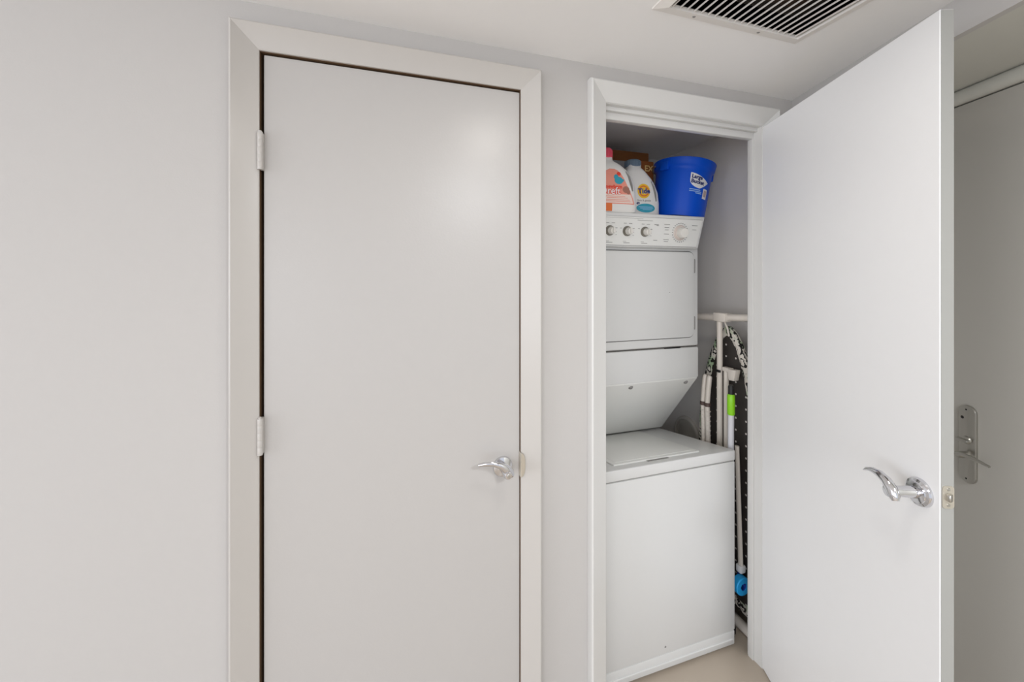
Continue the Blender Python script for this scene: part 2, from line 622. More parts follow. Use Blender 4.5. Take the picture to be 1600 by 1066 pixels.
# local +y = rotate ccw: (.953,-.304) = towards the foyer
MH = Matrix.Translation(HA) @ Matrix.Rotation(hang, 4, 'Z')
bm = BM(); box(bm, (-.01, 0, 2.134), (2.2, .02, CZ), mtx=MH)
struct('wall_header', bm, 'wall', smooth=False)
bm = BM(); box(bm, (-.01, .02, 2.134), (2.2, .50, CZ), mtx=MH)
struct('ceiling_foyer', bm, 'foyer', smooth=False)
bm = BM()
box(bm, (-.10, .352, 2.092), (2.3, .44, 2.134), mtx=MH)
box(bm, (-.10, .352, 0), (.248, .44, 2.092), mtx=MH)
box(bm, (1.15, .352, 0), (2.3, .44, 2.092), mtx=MH)
struct('wall_foyer', bm, 'foyer', smooth=False)
d3 = thing('door_3', 'greige entry door in the shade with a long chrome lock plate', None, MH @ Vector((.25, .36, 0)), (0, 0, hang), world=False, kind='structure')
bm = BM(); box(bm, (.0, 0, .008), (.895, .045, 2.088), .002, 1); obj('door_panel', bm, 'entry', d3)
bm = BM()
for a, b in (((-.005, 2.112), (.90, 2.112)),):
    sweep(bm, [(-.05, -.012, 2.111), (.95, -.012, 2.111)], [(.023, .020)] * 2, 16, flat=(0, 0, 1))
obj('head_casing', bm, 'foyer', d3)
bm = BM(); sweep(bm, [(-.027, -.012, 0), (-.027, -.012, 2.12)], [(.020, .025)] * 2, 16, flat=(0, 1, 0)); obj('side_casing', bm, 'foyer', d3)
bm = BM(); sweep(bm, [(.925, -.012, 0), (.925, -.012, 2.12)], [(.020, .025)] * 2, 16, flat=(0, 1, 0)); obj('side_casing', bm, 'foyer', d3)
ox = -.25
bm = BM(); prism(bm, rrect(.298 + ox, .852, .346 + ox, 1.104, .0239, 10), -.010, 0.0, 'Y', .003, 2)
lk = obj('lock_plate', bm, 'nickel', d3, label='long oval satin nickel lock plate')
bm = BM()
lathe(bm, [(0, 0), (.013, 0), (.012, .006), (.006, .010), (0, .010)], 20, (0, -1, 0), (.322 + ox, -.010, .992))
box(bm, (.306 + ox, -.032, .987), (.340 + ox, -.016, .997), .003)
obj('thumb_turn', bm, 'nickel', lk)
bm = BM()
lathe(bm, [(0, 0), (.010, 0), (.009, .03), (0, .032)], 20, (0, -1, 0), (.318 + ox, -.010, .943))
sweep(bm, [(.303 + ox, -.036, .940), (.315 + ox, -.037, .945), (.338 + ox, -.038, .951), (.368 + ox, -.038, .950), (.406 + ox, -.036, .944)],
      [(.004, .004), (.007, .006), (.006, .006), (.0055, .0055), (.0035, .004)], 14, flat=(0, 0, 1))
obj('lever', bm, 'nickel', lk)
bm = BM()
lathe(bm, [(0, 0), (.005, 0), (0, .0012)], 12, (0, -1, 0), (.309 + ox, -.010, 1.062))
for zz in (1.090, .866):
    lathe(bm, [(0, 0), (.003, 0), (0, .001)], 10, (0, -1, 0), (.320 + ox, -.010, zz))
obj('keyhole', bm, 'black', lk)

# ------------------------------------------------------------------ ceiling vent
vt = thing('air_vent', 'white louvred return air vent set in the ceiling near the top edge', 'vent', ((VX0 + VX1) / 2, (VY0 + VY1) / 2, CZ))
bm = BM()
fz0, fz1 = CZ - .012, CZ
def frame_side(a, b, c, d, zi=.004):
    t = BM()
    pts = [a, b, c, d]
    lowv = [t.verts.new((p[0], p[1], fz0 if i in (0, 1) else CZ - .004)) for i, p in enumerate(pts)]
    up = [t.verts.new((p[0], p[1], CZ + .02 if i in (0, 1) else CZ)) for i, p in enumerate(pts)]
    t.faces.new(lowv); t.faces.new(up[::-1])
    for i in range(4):
        t.faces.new((lowv[i], lowv[(i + 1) % 4], up[(i + 1) % 4], up[i]))
    bmesh.ops.recalc_face_normals(t, faces=t.faces)
    return t
O = [(VX0 - .03, VY0 - .03), (VX1 + .03, VY0 - .03), (VX1 + .03, VY1 + .03), (VX0 - .03, VY1 + .03)]
I = [(VX0, VY0), (VX1, VY0), (VX1, VY1), (VX0, VY1)]
for i in range(4):
    j = (i + 1) % 4
    obj('frame_rail', frame_side(I[i], I[j], O[j], O[i]), 'vent', vt, smooth=False)
bm = BM(); box(bm, (VX0, VY0, CZ + .075), (VX1, VY1, CZ + .085))
obj('filter', bm, 'coil', vt, smooth=False, label='dusty brown filter behind the blades')
bm = BM()
for lo, hi in (((VX0 - .01, VY0, CZ + .0), (VX0, VY1, CZ + .085)), ((VX1, VY0, CZ), (VX1 + .01, VY1, CZ + .085)),
               ((VX0, VY0 - .01, CZ), (VX1, VY0, CZ + .085)), ((VX0, VY1, CZ), (VX1, VY1 + .01, CZ + .085))):
    box(bm, lo, hi)
obj('duct', bm, 'dark', vt, smooth=False)
NB = 20
sl = None
for i in range(NB):
    x = VX0 + (VX1 - VX0) * (i + .5) / NB
    if sl is None:
        bm = BM()
        box(bm, (x - .0009, VY0 + .001, CZ - .0075), (x + .0009, VY1 - .001, CZ - .0035))
        sl = obj('slat', bm, 'vent', vt, smooth=False)
        x0 = x
    else:
        c = sl.copy(); COL.objects.link(c); c.parent = vt; c.location = (x - x0, 0, 0)
for k in (.27, .77):
    bm = lathe(BM(), [(0, 0), (.0045, 0), (.003, .0018), (0, .002)], 12, (0, 0, -1), (VX0 + (VX1 - VX0) * k - .03, VY1 + .014, CZ - .0085))
    obj('screw', bm, 'print', vt)

# ------------------------------------------------------------------ washer
WX0, WX1, WYF, WYB = .775, 1.385, 1.290, 1.97
ws = thing('washing_machine', 'white top loading washing machine under the dryer in the closet', 'washing machine', ((WX0 + WX1) / 2, (WYF + WYB) / 2, 0))
def wz(y):
    return .809 - .168 * (y - WYF)
bm = BM()
prism(bm, [(WYF + .004, .025), (WYB, .025), (WYB, wz(WYB) - .048), (WYF + .004, wz(WYF) - .048)], WX0 + .003, WX1 - .003, 'X', .004, 2)
obj('cabinet', bm, 'enamel', ws)
bm = BM(); box(bm, (WX0 + .004, WYF + .006, .066), (WX1 - .004, WYF + .02, .0695)); obj('seam', bm, 'seam', ws, smooth=False)
bm = BM()
prism(bm, [(WYF + .008, wz(WYF) - .052), (WYB, wz(WYB) - .052), (WYB, wz(WYB) - .042), (WYF + .008, wz(WYF) - .042)], WX0 + .006, WX1 - .006, 'X')
obj('seam', bm, 'seam', ws, smooth=False)
bm = BM()
prism(bm, [(WYF, wz(WYF) - .043), (WYB, wz(WYB) - .043), (WYB, wz(WYB)), (WYF, wz(WYF))], WX0, WX1, 'X', .006, 3)
obj('top_deck', bm, 'enamel', ws)
bm = BM(); box(bm, (WX0 + .003, WYF + .0, .0725), (WX1 - .003, WYF + .03, wz(WYF) - .0465), .004, 2)
obj('front_panel', bm, 'enamel', ws)
bm = BM()
box(bm, (WX0 + .003, WYF + .001, .012), (WX1 - .003, WYF + .03, .0685), .004, 2)
box(bm, (WX0 + .012, WYF - .003, .034), (WX1 - .014, WYF + .004, .040), .002, 1)
obj('toe_panel', bm, 'enamel', ws)
# lid, lying on the sloping deck
lx0, lx1, ly0, ly1 = .84, 1.243, WYF + .045, WYF + .46
bm = BM()
def slab(y0, y1, x0, x1, h0, h1, bev):
    prism(bm, [(y0, wz(y0) + h0), (y1, wz(y1) + h0), (y1, wz(y1) + h1), (y0, wz(y0) + h1)], x0, x1, 'X', bev, 2)
slab(ly0, ly1, lx0, lx1, -.002, .0055, .003)
lid = obj('lid', bm, 'enamel2', ws)
bm = BM(); slab(ly0 + .020, ly1 - .02, lx0 + .02, lx1 - .022, .004, .0068, .001)
obj('lid_inset', bm, 'enamel2', lid)
bm = BM(); slab(ly0 - .012, ly0 + .001, .985, 1.085, -.002, .0016, .001)
obj('lid_grip', bm, 'print', lid)
for fx in (WX0 + .04, WX1 - .04):
    for fy in (WYF + .05, WYB - .05):
        bm = BM()
        lathe(bm, [(0, 0), (.018, 0), (.018, .008), (.008, .010), (.008, .026), (0, .026)], 16, org=(fx, fy, 0))
        obj('foot', bm, 'black', ws)
bm = lathe(BM(), [(0, 0), (.004, 0), (0, .0015)], 12, (0, -1, 0), (1.039, WYF - .0005, .099)); obj('screw', bm, 'print', ws)

# ------------------------------------------------------------------ dryer
DX0, DX1, DYF, DYB = .775, 1.380, 1.489, 1.97
DT = 1.786
dr = thing('dryer', 'white stacked clothes dryer with a knob panel standing above the washer', 'dryer', ((DX0 + DX1) / 2, (DYF + DYB) / 2, 1.06))
bm = BM(); box(bm, (DX0, DYF, 1.206), (DX1, DYB, DT - .004), .007, 3)
obj('cabinet', bm, 'enamel', dr)
bm = BM(); box(bm, (DX0 + .006, DYF + .006, 1.196), (DX1 - .006, DYB - .006, 1.21)); obj('seam', bm, 'seam', dr, smooth=False)
bm = BM()
box(bm, (1.196, DYF + .001, 1.1965), (1.282, DYF + .01, 1.2035))
obj('finger_slot', bm, 'black', dr, smooth=False)
bm = BM(); box(bm, (DX0, DYF - .001, 1.061), (DX1, DYB, 1.200), .005, 2)
obj('lower_panel', bm, 'enamel', dr)
yb, zb = 1.757, .737
bm = BM()
prism(bm, [(DYF + .004, 1.0635), (DYF + .004, 1.056), (yb - .02, zb + .008), (yb + .14, zb - .006), (DYB, wz(DYB) + .004), (DYB, 1.0635)], DX0 + .002, DX1 - .002, 'X', .003, 2)
obj('sloping_underside', bm, 'enamel2', dr)
nrm = Vector((0, -(1.056 - zb), -(yb - DYF))).normalized()
for bx, by in ((1.033, DYF + .018), (1.325, DYF + .018)):
    bz = 1.056 - (by - DYF - .004) * (1.056 - zb - .008) / (yb - .02 - DYF - .004)
    bm = BM()
    lathe(bm, [(0, 0), (.011, 0), (.010, .002), (.006, .003), (.0055, .006), (0, .006)], 12, nrm, (bx, by, bz))
    obj('bolt', bm, 'print', dr)
# door with rounded corners, gasket line behind
bm = BM(); prism(bm, rrect(DX0 + .026, 1.2435, 1.3545, 1.6345, .030, 8), DYF - .0015, DYF + .01, 'Y')
gk = obj('gasket', bm, 'seam', dr, smooth=False, label='dark gasket line around the dryer door')
bm = BM(); prism(bm, rrect(DX0 + .0295, 1.247, 1.351, 1.631, .028, 8), DYF - .007, DYF + .008, 'Y', .002, 2)
dd = obj('dryer_door', bm, 'enamel', dr)
for z0, z1 in ((1.536, 1.600), (1.280, 1.340)):
    bm = BM()
    box(bm, (1.3515, DYF - .006, z0), (1.3575, DYF + .002, z1), .001, 1)
    lathe(bm, [(0, z0 + .004), (.003, z0 + .004), (.003, z1 - .004), (0, z1 - .004)], 10, org=(1.3535, DYF - .006, 0))
    obj('door_hinge', bm, 'print', dd)
bm = BM(); box(bm, (1.214, DYF - .0075, 1.449), (1.219, DYF - .0068, 1.4505), mtx=None); obj('chip_mark', bm, 'seam', dd, smooth=False)
# control console: front leans out at the top
cyT, cyB = 1.440, 1.4565
cT, cBt = DT, 1.645
xr_t, xr_b = 1.372, 1.348
bm = BM()
def hexa(fr, bk, bev):
    t = BM()
    a = [t.verts.new(p) for p in fr]
    b = [t.verts.new(p) for p in bk]
    t.faces.new(a); t.faces.new(b[::-1])
    for i in range(4):
        t.faces.new((a[i], a[(i + 1) % 4], b[(i + 1) % 4], b[i]))
    bmesh.ops.recalc_face_normals(t, faces=t.faces)
    if bev:
        bmesh.ops.bevel(t, geom=list(t.edges), offset=bev, segments=3, affect='EDGES', profile=.5)
    return t
DXL = DX0 - .002
join(bm, hexa([(DXL, cyB, cBt), (xr_b, cyB, cBt), (xr_t, cyT, cT), (DXL, cyT, cT)],
              [(DXL, DYF + .02, cBt), (xr_b + .02, DYF + .02, cBt), (DX1 + .004, DYF + .02, cT), (DXL, DYF + .02, cT)], .005))
con = obj('control_console', bm, 'enamel', dr)
def cs(u, v, off):      # point on console face
    k = (v - cBt) / (cT - cBt)
    return (u, cyB + (cyT - cyB) * k - off, v)
cn = Vector((0, -(cT - cBt), -(cyB - cyT))).normalized()
bm = BM(); patch(bm, [(1.653, .79, xr_b - .012), (1.770, .79, xr_t - .013)], cs, .0008, 4)
obj('fascia', bm, 'enamel2', con, smooth=False)
bm = BM(); patch(bm, [(1.7705, .79, xr_t - .012), (1.7715, .79, xr_t - .012)], cs, .0012, 4)
patch(bm, [(1.6505, .79, xr_b - .010), (1.652, .79, xr_b - .010)], cs, .0012, 4)
patch(bm, [(1.7635, .86, 1.05), (1.7645, .86, 1.05)], cs, .0012, 4)
obj('trim_line', bm, 'print', con, smooth=False)['kind'] = 'stuff'
for kx in (.8085, .8930, .9755, 1.0625):
    org = cs(kx, 1.7105, 0)
    k0 = obj('knob', lathe(BM(), [(0, 0), (.0215, 0), (.0215, .002), (.019, .008), (.0175, .010), (0, .010)], 28, cn, org), 'knobring', con, label='small round control knob with a grey skirt')
    bm = lathe(BM(), [(0, .010), (.015, .010), (.0135, .026), (.0115, .029), (0, .029)], 24, cn, org)
    t = BM(); box(t, (org[0] - .0035, org[1] - .035, org[2] - .012), (org[0] + .0035, org[1] - .024, org[2] + .012), .0015, 1); join(bm, t)
    obj('knob_cap', bm, 'knob', k0)
org = cs(1.243, 1.712, 0)
k0 = obj('timer_dial', lathe(BM(), [(0, 0), (.034, 0), (.034, .003), (.030, .006), (.0285, .009), (0, .009)], 40, cn, org), 'chromering', con, label='large round timer dial')
bm = lathe(BM(), [(0, .009), (.0245, .009), (.0225, .027), (.020, .031), (0, .031)], 32, cn, org)
obj('dial_cap', bm, 'knob', k0)
bm = BM()      # graduations round the dial and the small legends
for a in range(0, 360, 15):
    c, s = cos(math.radians(a)), sin(math.radians(a))
    u0, v0 = 1.243 + .0405 * c, 1.712 + .0405 * s
    for k in (0,):
        p = [(u0 - .0028, v0 - .0016), (u0 + .0028, v0 - .0016), (u0 + .0028, v0 + .0016), (u0 - .0028, v0 + .0016)]
        bm.faces.new([bm.verts.new(cs(x, y, .0016)) for x, y in p])
def bar(u, v, wd, h=.0022):
    p = [(u - wd / 2, v - h / 2), (u + wd / 2, v - h / 2), (u + wd / 2, v + h / 2), (u - wd / 2, v + h / 2)]
    bm.faces.new([bm.verts.new(cs(x, y, .0016)) for x, y in p])
for kx in (.8930, .9755, 1.0625):
    bar(kx, 1.662, .030); bar(kx - .01, 1.668, .016, .0014)
    bar(kx - .012, 1.742, .014); bar(kx + .014, 1.742, .016); bar(kx + .030, 1.722, .010, .002); bar(kx - .031, 1.722, .010, .002)
    bar(kx + .030, 1.706, .006, .0016); bar(kx + .030, 1.694, .006, .0016)
bar(1.06, 1.757, .075, .0016)
for v, wd in ((1.745, .030), (1.732, .024), (1.722, .020), (1.704, .026), (1.680, .028), (1.672, .022)):
    bar(1.172, v, wd)
for v, wd in ((1.745, .030), (1.727, .022)):
    bar(1.318, v, wd)
bar(1.118, 1.742, .022, .003); bar(1.124, 1.738, .012, .002); bar(1.117, 1.676, .020, .002)
obj('legend', bm, 'print', con, smooth=False, label='small grey printed legends')['kind'] = 'stuff'

# ------------------------------------------------------------------ things on the dryer
def bottle(name, label, cx, cy, z0, rings, depth, p, yaw, cap, capmat, hole):
    r = thing(name, label, 'bottle', (cx, cy, z0), (0, 0, yaw), world=False)
    def ring_at(z):
        for a, b in zip(rings, rings[1:]):
            if a[0] <= z <= b[0]:
                k = (z - a[0]) / (b[0] - a[0]) if b[0] > a[0] else 0
                return [a[i] + (b[i] - a[i]) * k for i in range(4)]
        return list(rings[-1])
    bm = BM()
    n = 48
    zs = [q[0] for q in rings]
    rr = []
    for z, c, wd, dp in rings:
        ring = []
        for k in range(n):
            t = 2 * pi * k / n
            ct, st = cos(t), sin(t)
            e = 2 / p
            ring.append(bm.verts.new((c + wd * math.copysign(abs(ct) ** e, ct), dp * math.copysign(abs(st) ** e, st), z)))
        rr.append(ring)
    for a, b in zip(rr, rr[1:]):
        for k in range(n):
            bm.faces.new((a[k], a[(k + 1) % n], b[(k + 1) % n], b[k]))
    bm.faces.new(rr[0][::-1]); bm.faces.new(rr[-1])
    bmesh.ops.recalc_face_normals(bm, faces=bm.faces)
    if hole:
        me = bpy.data.meshes.new('a'); bm.to_mesh(me); bm.free()
        oa = bpy.data.objects.new('a', me); COL.objects.link(oa)
        hb = BM(); sweep(hb, [(hx_, 0, hz_) for hx_, hz_ in hole[0]], [(.09, q) for q in hole[1]], 20, flat=(0, 1, 0))
        bmesh.ops.recalc_face_normals(hb, faces=hb.faces)
        mb = bpy.data.meshes.new('b'); hb.to_mesh(mb); hb.free()
        ob = bpy.data.objects.new('b', mb); COL.objects.link(ob)
        md = oa.modifiers.new('x', 'BOOLEAN'); md.object = ob; md.operation = 'DIFFERENCE'; md.solver = 'EXACT'
        dg = bpy.context.evaluated_depsgraph_get()
        m2 = bpy.data.meshes.new_from_object(oa.evaluated_get(dg))
        bm = BM(); bm.from_mesh(m2)
        for q in (oa, ob):
            bpy.data.objects.remove(q)
        for q in (me, mb, m2):
            bpy.data.meshes.remove(q)
    obj('body', bm, 'bottle', r, angle=40)
    cr, c0, c1, coff = cap
    bm = lathe(BM(), [(0, c0), (cr * .92, c0), (cr, c0 + .003), (cr, c0 + (c1 - c0) * .8), (cr * .93, c1 - .003), (cr * .8, c1), (0, c1)], 32, org=(coff, 0, 0))
    for k in range(24):
        a = 2 * pi * k / 24
        t = BM(); box(t, (cr - .0015, -.0012, c0 + .004), (cr + .0012, .0012, c0 + (c1 - c0) * .78), mtx=Matrix.Translation((coff, 0, 0)) @ Matrix.Rotation(a, 4, 'Z')); join(bm, t)
    obj('cap', bm, capmat, r)
    def surf(u, v, off):
        z, c, wd, dp = ring_at(v)
        q = min(.98, abs((u - c) / wd))
        return (u, -dp * (1 - q ** p) ** (1 / p) - off, v)
    return r, surf

R1 = [(0, 0, .100, .044), (.004, 0, .106, .048), (.02, 0, .108, .050), (.07, 0, .107, .050), (.115, -.001, .102, .050), (.150, -.004, .091, .049),
      (.180, -.010, .074, .046), (.200, -.018, .054, .042), (.212, -.024, .038, .034), (.219, -.027, .030, .030), (.232, -.027, .028, .028)]
b1, sf = bottle('detergent_bottle', 'white detergent bottle with a pink cap and coral label on the dryer', .924, 1.492, DT, R1, .05, 3.0, -.10,
                (.031, .229, .272, -.027), 'pinkcap', ([(.048, .172), (.062, .150), (.073, .118), (.079, .090)], [.003, .0075, .0085, .004]))
bm = BM()
patch(bm, [(.034, -.09, .084), (.038, -.092, .088), (.060, -.092, .080), (.085, -.090, .066), (.110, -.085, .052), (.140, -.070, .036), (.160, -.055, .022), (.172, -.040, .008), (.178, -.028, -.006)], sf, .0006, 20)
lb = obj('front_label', bm, 'coral', b1, label='coral label')
bm = BM(); patch(bm, [(.038, -.088, .081), (.060, -.088, .074), (.074, -.086, .066)], sf, .0011, 20); obj('label_band', bm, 'pale', lb)
bm = BM()
for v, a, b in ((.064, -.06, .040), (.058, -.04, .052), (.050, -.05, .062), (.044, -.05, .066)):
    patch(bm, [(v, a, b), (v + .0022, a, b)], sf, .0016, 14)
obj('small_print', bm, 'coral', lb)
bm = BM(); patch(bm, disc_rows(.012, .130, .019, .015), sf, .0014, 8); patch(bm, disc_rows(.000, .144, .010, .011), sf, .0014, 8)
patch(bm, [(.126, .014, .034), (.136, .018, .036)], sf, .0016, 4)
obj('bird_mark', bm, 'teal', lb)
bm = BM(); patch(bm, disc_rows(.012, .158, .009, .008), sf, .0014, 8); obj('red_disc', bm, 'red', lb)
bm = BM(); text_on(bm, 'newborn', .020, -.010, .104, sf, .0018, .0009)
obj('red_lettering', bm, 'red', lb)
bm = BM(); text_on(bm, 'Dreft', .040, -.026, .086, sf, .0016, .0022); obj('lettering_outline', bm, 'red', lb)
bm = BM(); text_on(bm, 'Dreft', .040, -.026, .086, sf, .0022, .0002); obj('lettering', bm, 'label', lb)
bm = BM(); patch(bm, disc_rows(.045, .094, .016, .014), sf, .0014, 10); patch(bm, disc_rows(.056, .085, .010, .010), sf, .0018, 8); obj('round_picture', bm, 'tan', lb)
bm = BM(); patch(bm, rect_rows(-.045, .004, -.018, .036), sf, .0012, 6); obj('orange_sticker', bm, 'orange', b1)

R2 = [(0, 0, .088, .040), (.004, 0, .096, .046), (.02, 0, .098, .048), (.07, 0, .098, .048), (.115, -.002, .094, .048), (.150, -.006, .084, .046),
      (.180, -.011, .070, .044), (.205, -.018, .053, .041), (.220, -.022, .041, .038), (.226, -.023, .034, .034), (.240, -.023, .032, .032)]
b2, sf = bottle('detergent_bottle', 'white detergent bottle with a blue-grey cap and round orange logo beside the bucket', 1.122, 1.585, DT, R2, .048, 3.0, -.13,
                (.036, .232, .266, -.023), 'greycap', ([(.047, .165), (.058, .142), (.067, .108), (.071, .075)], [.003, .007, .008, .004]))
bm = BM(); patch(bm, disc_rows(.006, .118, .031, .033), sf, .0008, 14); lb = obj('logo_disc', bm, 'yellow', b2, label='yellow and orange round logo')
bm = BM()
for r0, r1 in ((.019, .025),):
    n = 40
    ra = [bm.verts.new(sf(.006 + r0 * cos(2 * pi * k / n), .118 + r0 * sin(2 * pi * k / n), .0013)) for k in range(n)]
    rb = [bm.verts.new(sf(.006 + r1 * cos(2 * pi * k / n), .118 + r1 * sin(2 * pi * k / n), .0013)) for k in range(n)]
    for k in range(n):
        bm.faces.new((ra[k], rb[k], rb[(k + 1) % n], ra[(k + 1) % n]))
obj('logo_ring', bm, 'orange', lb)
bm = BM(); text_on(bm, 'Tide', .032, .006, .117, sf, .0020, .0016, .06); obj('lettering_outline', bm, 'label', lb)
bm = BM(); text_on(bm, 'Tide', .032, .006, .117, sf, .0027, .0012, .06); obj('lettering', bm, 'navy', lb)
bm = BM(); text_on(bm, 'free & gentle', .0125, .008, .076, sf, .0012, .0001); obj('label_lettering', bm, 'print', b2)
bm = BM(); text_on(bm, '49', .015, -.022, .062, sf, .0012, .0006); obj('count_lettering', bm, 'navy', b2)
bm = BM(); patch(bm, disc_rows(.016, .042, .046, .020), sf, .0008, 14); bl = obj('blue_panel', bm, 'teal', b2)
bm = BM()
for v, a, b in ((.046, -.02, .05), (.040, -.012, .052), (.034, 0, .046)):
    patch(bm, [(v, a, b), (v + .0022, a, b)], sf, .0013, 12)
obj('small_print', bm, 'skyblue', bl)

# bucket, leaning a little to the right
bk = thing('bucket', 'large blue plastic bucket with a white drop shaped sticker, on the dryer', 'bucket', (1.362, 1.602, DT + .006), (0, math.radians(8.5), 0), world=False)
BH, BR0, BR1 = .258, .113, .128
def br(z):
    return BR0 + (BR1 - BR0) * (z / BH) ** .85
prof = [(0, .006), (BR0 - .012, .006), (BR0 - .006, 0), (BR0, 0)] + [(br(z), z) for z in (.02, .05, .09, .13, .17, .21, .222)] + \
       [(br(.21) + .006, .230), (br(.22) + .010, .234), (br(.26) + .013, .264), (br(.26) + .009, BH), (br(.26) + .001, BH), (br(.25) - .003, .25)] + \
       [(br(z) - .003, z) for z in (.2, .1, .02)] + [(BR0 - .006, .012), (0, .012)]
obj('shell', lathe(BM(), prof, 64), 'blue', bk, angle=50)
for s in (-1, 1):
    bm = BM(); box(bm, (-.022, -.006, -.020), (.022, .008, .022), .004, 2, Matrix.Rotation(s * math.radians(78), 4, 'Z') @ Matrix.Translation((0, -(br(.238) + .010), .228)))
    obj('handle_lug', bm, 'blue', bk)
bm = BM()
hp = []
for k in range(17):
    a = math.radians(-78 + 156 * k / 16)
    hp.append((sin(a) * (br(.25) + .017), -cos(a) * (br(.25) + .017), .238 + .004 * cos(a)))
sweep(bm, [(x, -y, z) for x, y, z in hp], .0032, 8)
obj('bail_handle', bm, 'nickel', bk)
def bs(u, v, off):
    r = br(v) + off
    a = (u - .072) / .125
    return (r * sin(a), -r * cos(a), v)
rows = []
for i in range(13):
    t = i / 12
    # drop: blunt rounded left end, point to the right; columns run along v here
    rows.append(t)
bm = BM()
g = []
for i in range(41):
    t = i / 40
    u = .018 + .100 * t
    top = .197 - .034 * t ** 1.6                 # upper edge falls to the tip at the right
    low = .163 - .033 * (1 - (2 * min(t, .5) - 1) ** 2) ** .5 * (1 if t < .5 else 0) if t < .5 else .130 + .033 * ((t - .5) / .5) ** 1.3
    g.append([bm.verts.new(bs(u, low + (top - low) * k / 6, .0012)) for k in range(7)])
for r0, r1 in zip(g, g[1:]):
    for k in range(6):
        bm.faces.new((r0[k], r1[k], r1[k + 1], r0[k + 1]))
bmesh.ops.remove_doubles(bm, verts=bm.verts, dist=1e-6)
st = obj('sticker', bm, 'label', bk, label='white drop shaped sticker reading Large Bucket')
bm = BM(); text_on(bm, 'Large', .024, .050, .179, bs, .0022, .0010, -.05); text_on(bm, 'Bucket', .024, .056, .157, bs, .0022, .0010, -.05); obj('lettering', bm, 'navy', st)
bm = BM()
for v, a, b in ((.124, .020, .075), (.116, .020, .082), (.109, .050, .084)):
    patch(bm, [(v - .004, a, b), (v, a, b)], bs, .0012, 8)
obj('printed_lines', bm, 'skyblue', bk)
bm = BM(); patch(bm, rect_rows(.092, .088, .122, .134), bs, .0012, 6); tg = obj('price_tag', bm, 'label', bk)
bm = BM()
for u in (.098, .103, .108, .113):
    patch(bm, [(.098, u, u + .0025), (.126, u, u + .0025)], bs, .0020, 2)
obj('tag_print', bm, 'tan', tg)

# cartons at the back
def carton(name, label, lo, hi, m, flap=True):
    r = thing(name, label, 'box', ((lo[0] + hi[0]) / 2, (lo[1] + hi[1]) / 2, lo[2]))
    bm = BM(); box(bm, lo, hi, .002, 1); obj('carton_body', bm, m, r)
    bm = BM()
    ym = (lo[1] + hi[1]) / 2
    box(bm, (lo[0] + .002, lo[1] + .002, hi[2] - .001), (hi[0] - .002, ym - .001, hi[2] + .0015))
    box(bm, (lo[0] + .002, ym + .001, hi[2] - .001), (hi[0] - .002, hi[1] - .002, hi[2] + .0015))
    obj('lid_flap', bm, m, r, smooth=False)
    return r
carton('cardboard_box', 'dark brown cardboard box standing behind the detergent bottles', (.80, 1.80, DT), (1.345, 1.955, 2.168), 'brown')
eb = carton('cardboard_box', 'small orange-brown carton with gold letters just behind the blue-grey bottle cap', (1.225, 1.738, DT), (1.328, 1.796, 2.105), 'brown2')
bm = BM(); text_on(bm, 'EX', .042, 1.298, 2.068, lambda u, v, off: (u, 1.738 - off, v), .0006, .0012); obj('lettering', bm, 'gold', eb)
carton('grey_carton', 'grey carton seen between the two detergent bottles', (1.02, 1.722, DT), (1.185, 1.796, 2.09), 'greycarton')

# ------------------------------------------------------------------ things in the gap beside the washer
IBX = 1.5
ib = thing('ironing_board', 'folded ironing board standing on end beside the washer, dark mesh back and scribble print cover', 'ironing board', (IBX, 1.445, 0))
def outline(scale_in):
    pts = []
    hwm, top, bot = .170 - scale_in, 1.295 - scale_in, .06 + scale_in
    zc = .72
    n = 16
    right = []
    for k in range(n + 1):
        a = pi / 2 * k / n
        right.append((-hwm * max(0, cos(a)) ** 1.25, zc + (top - zc) * sin(a)))
    lower = [(-hwm, bot + .03), (-hwm + .02, bot)]
    pts = [(-hwm + .03, bot), (-hwm, bot + .04)] + right
    pts = pts + [(-y, z) for y, z in pts[:-1]][::-1]
    return [(1.437 + y, z) for y, z in pts]
po, pi_ = outline(0), outline(.042)
bm = BM(); prism(bm, outline(.020), IBX - .004, IBX + .004, 'X'); obj('mesh_deck', bm, 'mesh', ib, smooth=False, label='dark perforated metal deck')
bm = BM()
n = len(po)
ring = []
for (a, b), (c, d) in zip(po, pi_):
    ring.append([bm.verts.new(p) for p in ((IBX - .006, c, d), (IBX - .012, (a + c) / 2, (b + d) / 2), (IBX - .006, a, b), (IBX + .012, a, b), (IBX + .020, (a + c) / 2, (b + d) / 2), (IBX + .020, c, d))])
for i in range(n):
    A, B = ring[i], ring[(i + 1) % n]
    for k in range(6):
        bm.faces.new((A[k], A[(k + 1) % 6], B[(k + 1) % 6], B[k]))
bmesh.ops.recalc_face_normals(bm, faces=bm.faces)
obj('cover', bm, 'pattern', ib, label='white cover edge with black and green scribbles')
bm = BM(); prism(bm, pi_, IBX + .006, IBX + .022, 'X'); obj('padding', bm, 'pattern', ib)
bm = BM(); sweep(bm, [(1.463, 1.27, 1.350), (1.463, 1.60, 1.324)], .0155, 16); fb = obj('foot_bar', bm, 'tube', ib, label='cream tubular foot across the top')
bm = BM(); box(bm, (1.441, 1.400, 1.318), (1.485, 1.468, 1.358), .006, 2); obj('foot_clamp', bm, 'tube', fb)
for y0, x0, r, zt in ((1.446, 1.462, .0125, 1.33), (1.413, 1.466, .0110, 1.10)):
    bm = BM(); sweep(bm, [(x0, y0 + .002, zt), (x0, y0, .03)], r, 14); obj('leg', bm, 'tube', ib)
bm = BM(); sweep(bm, [(1.466, 1.424, 1.318), (1.466, 1.408, 1.29), (1.470, 1.404, 1.255)], .004, 8); obj('brace', bm, 'tube', ib)
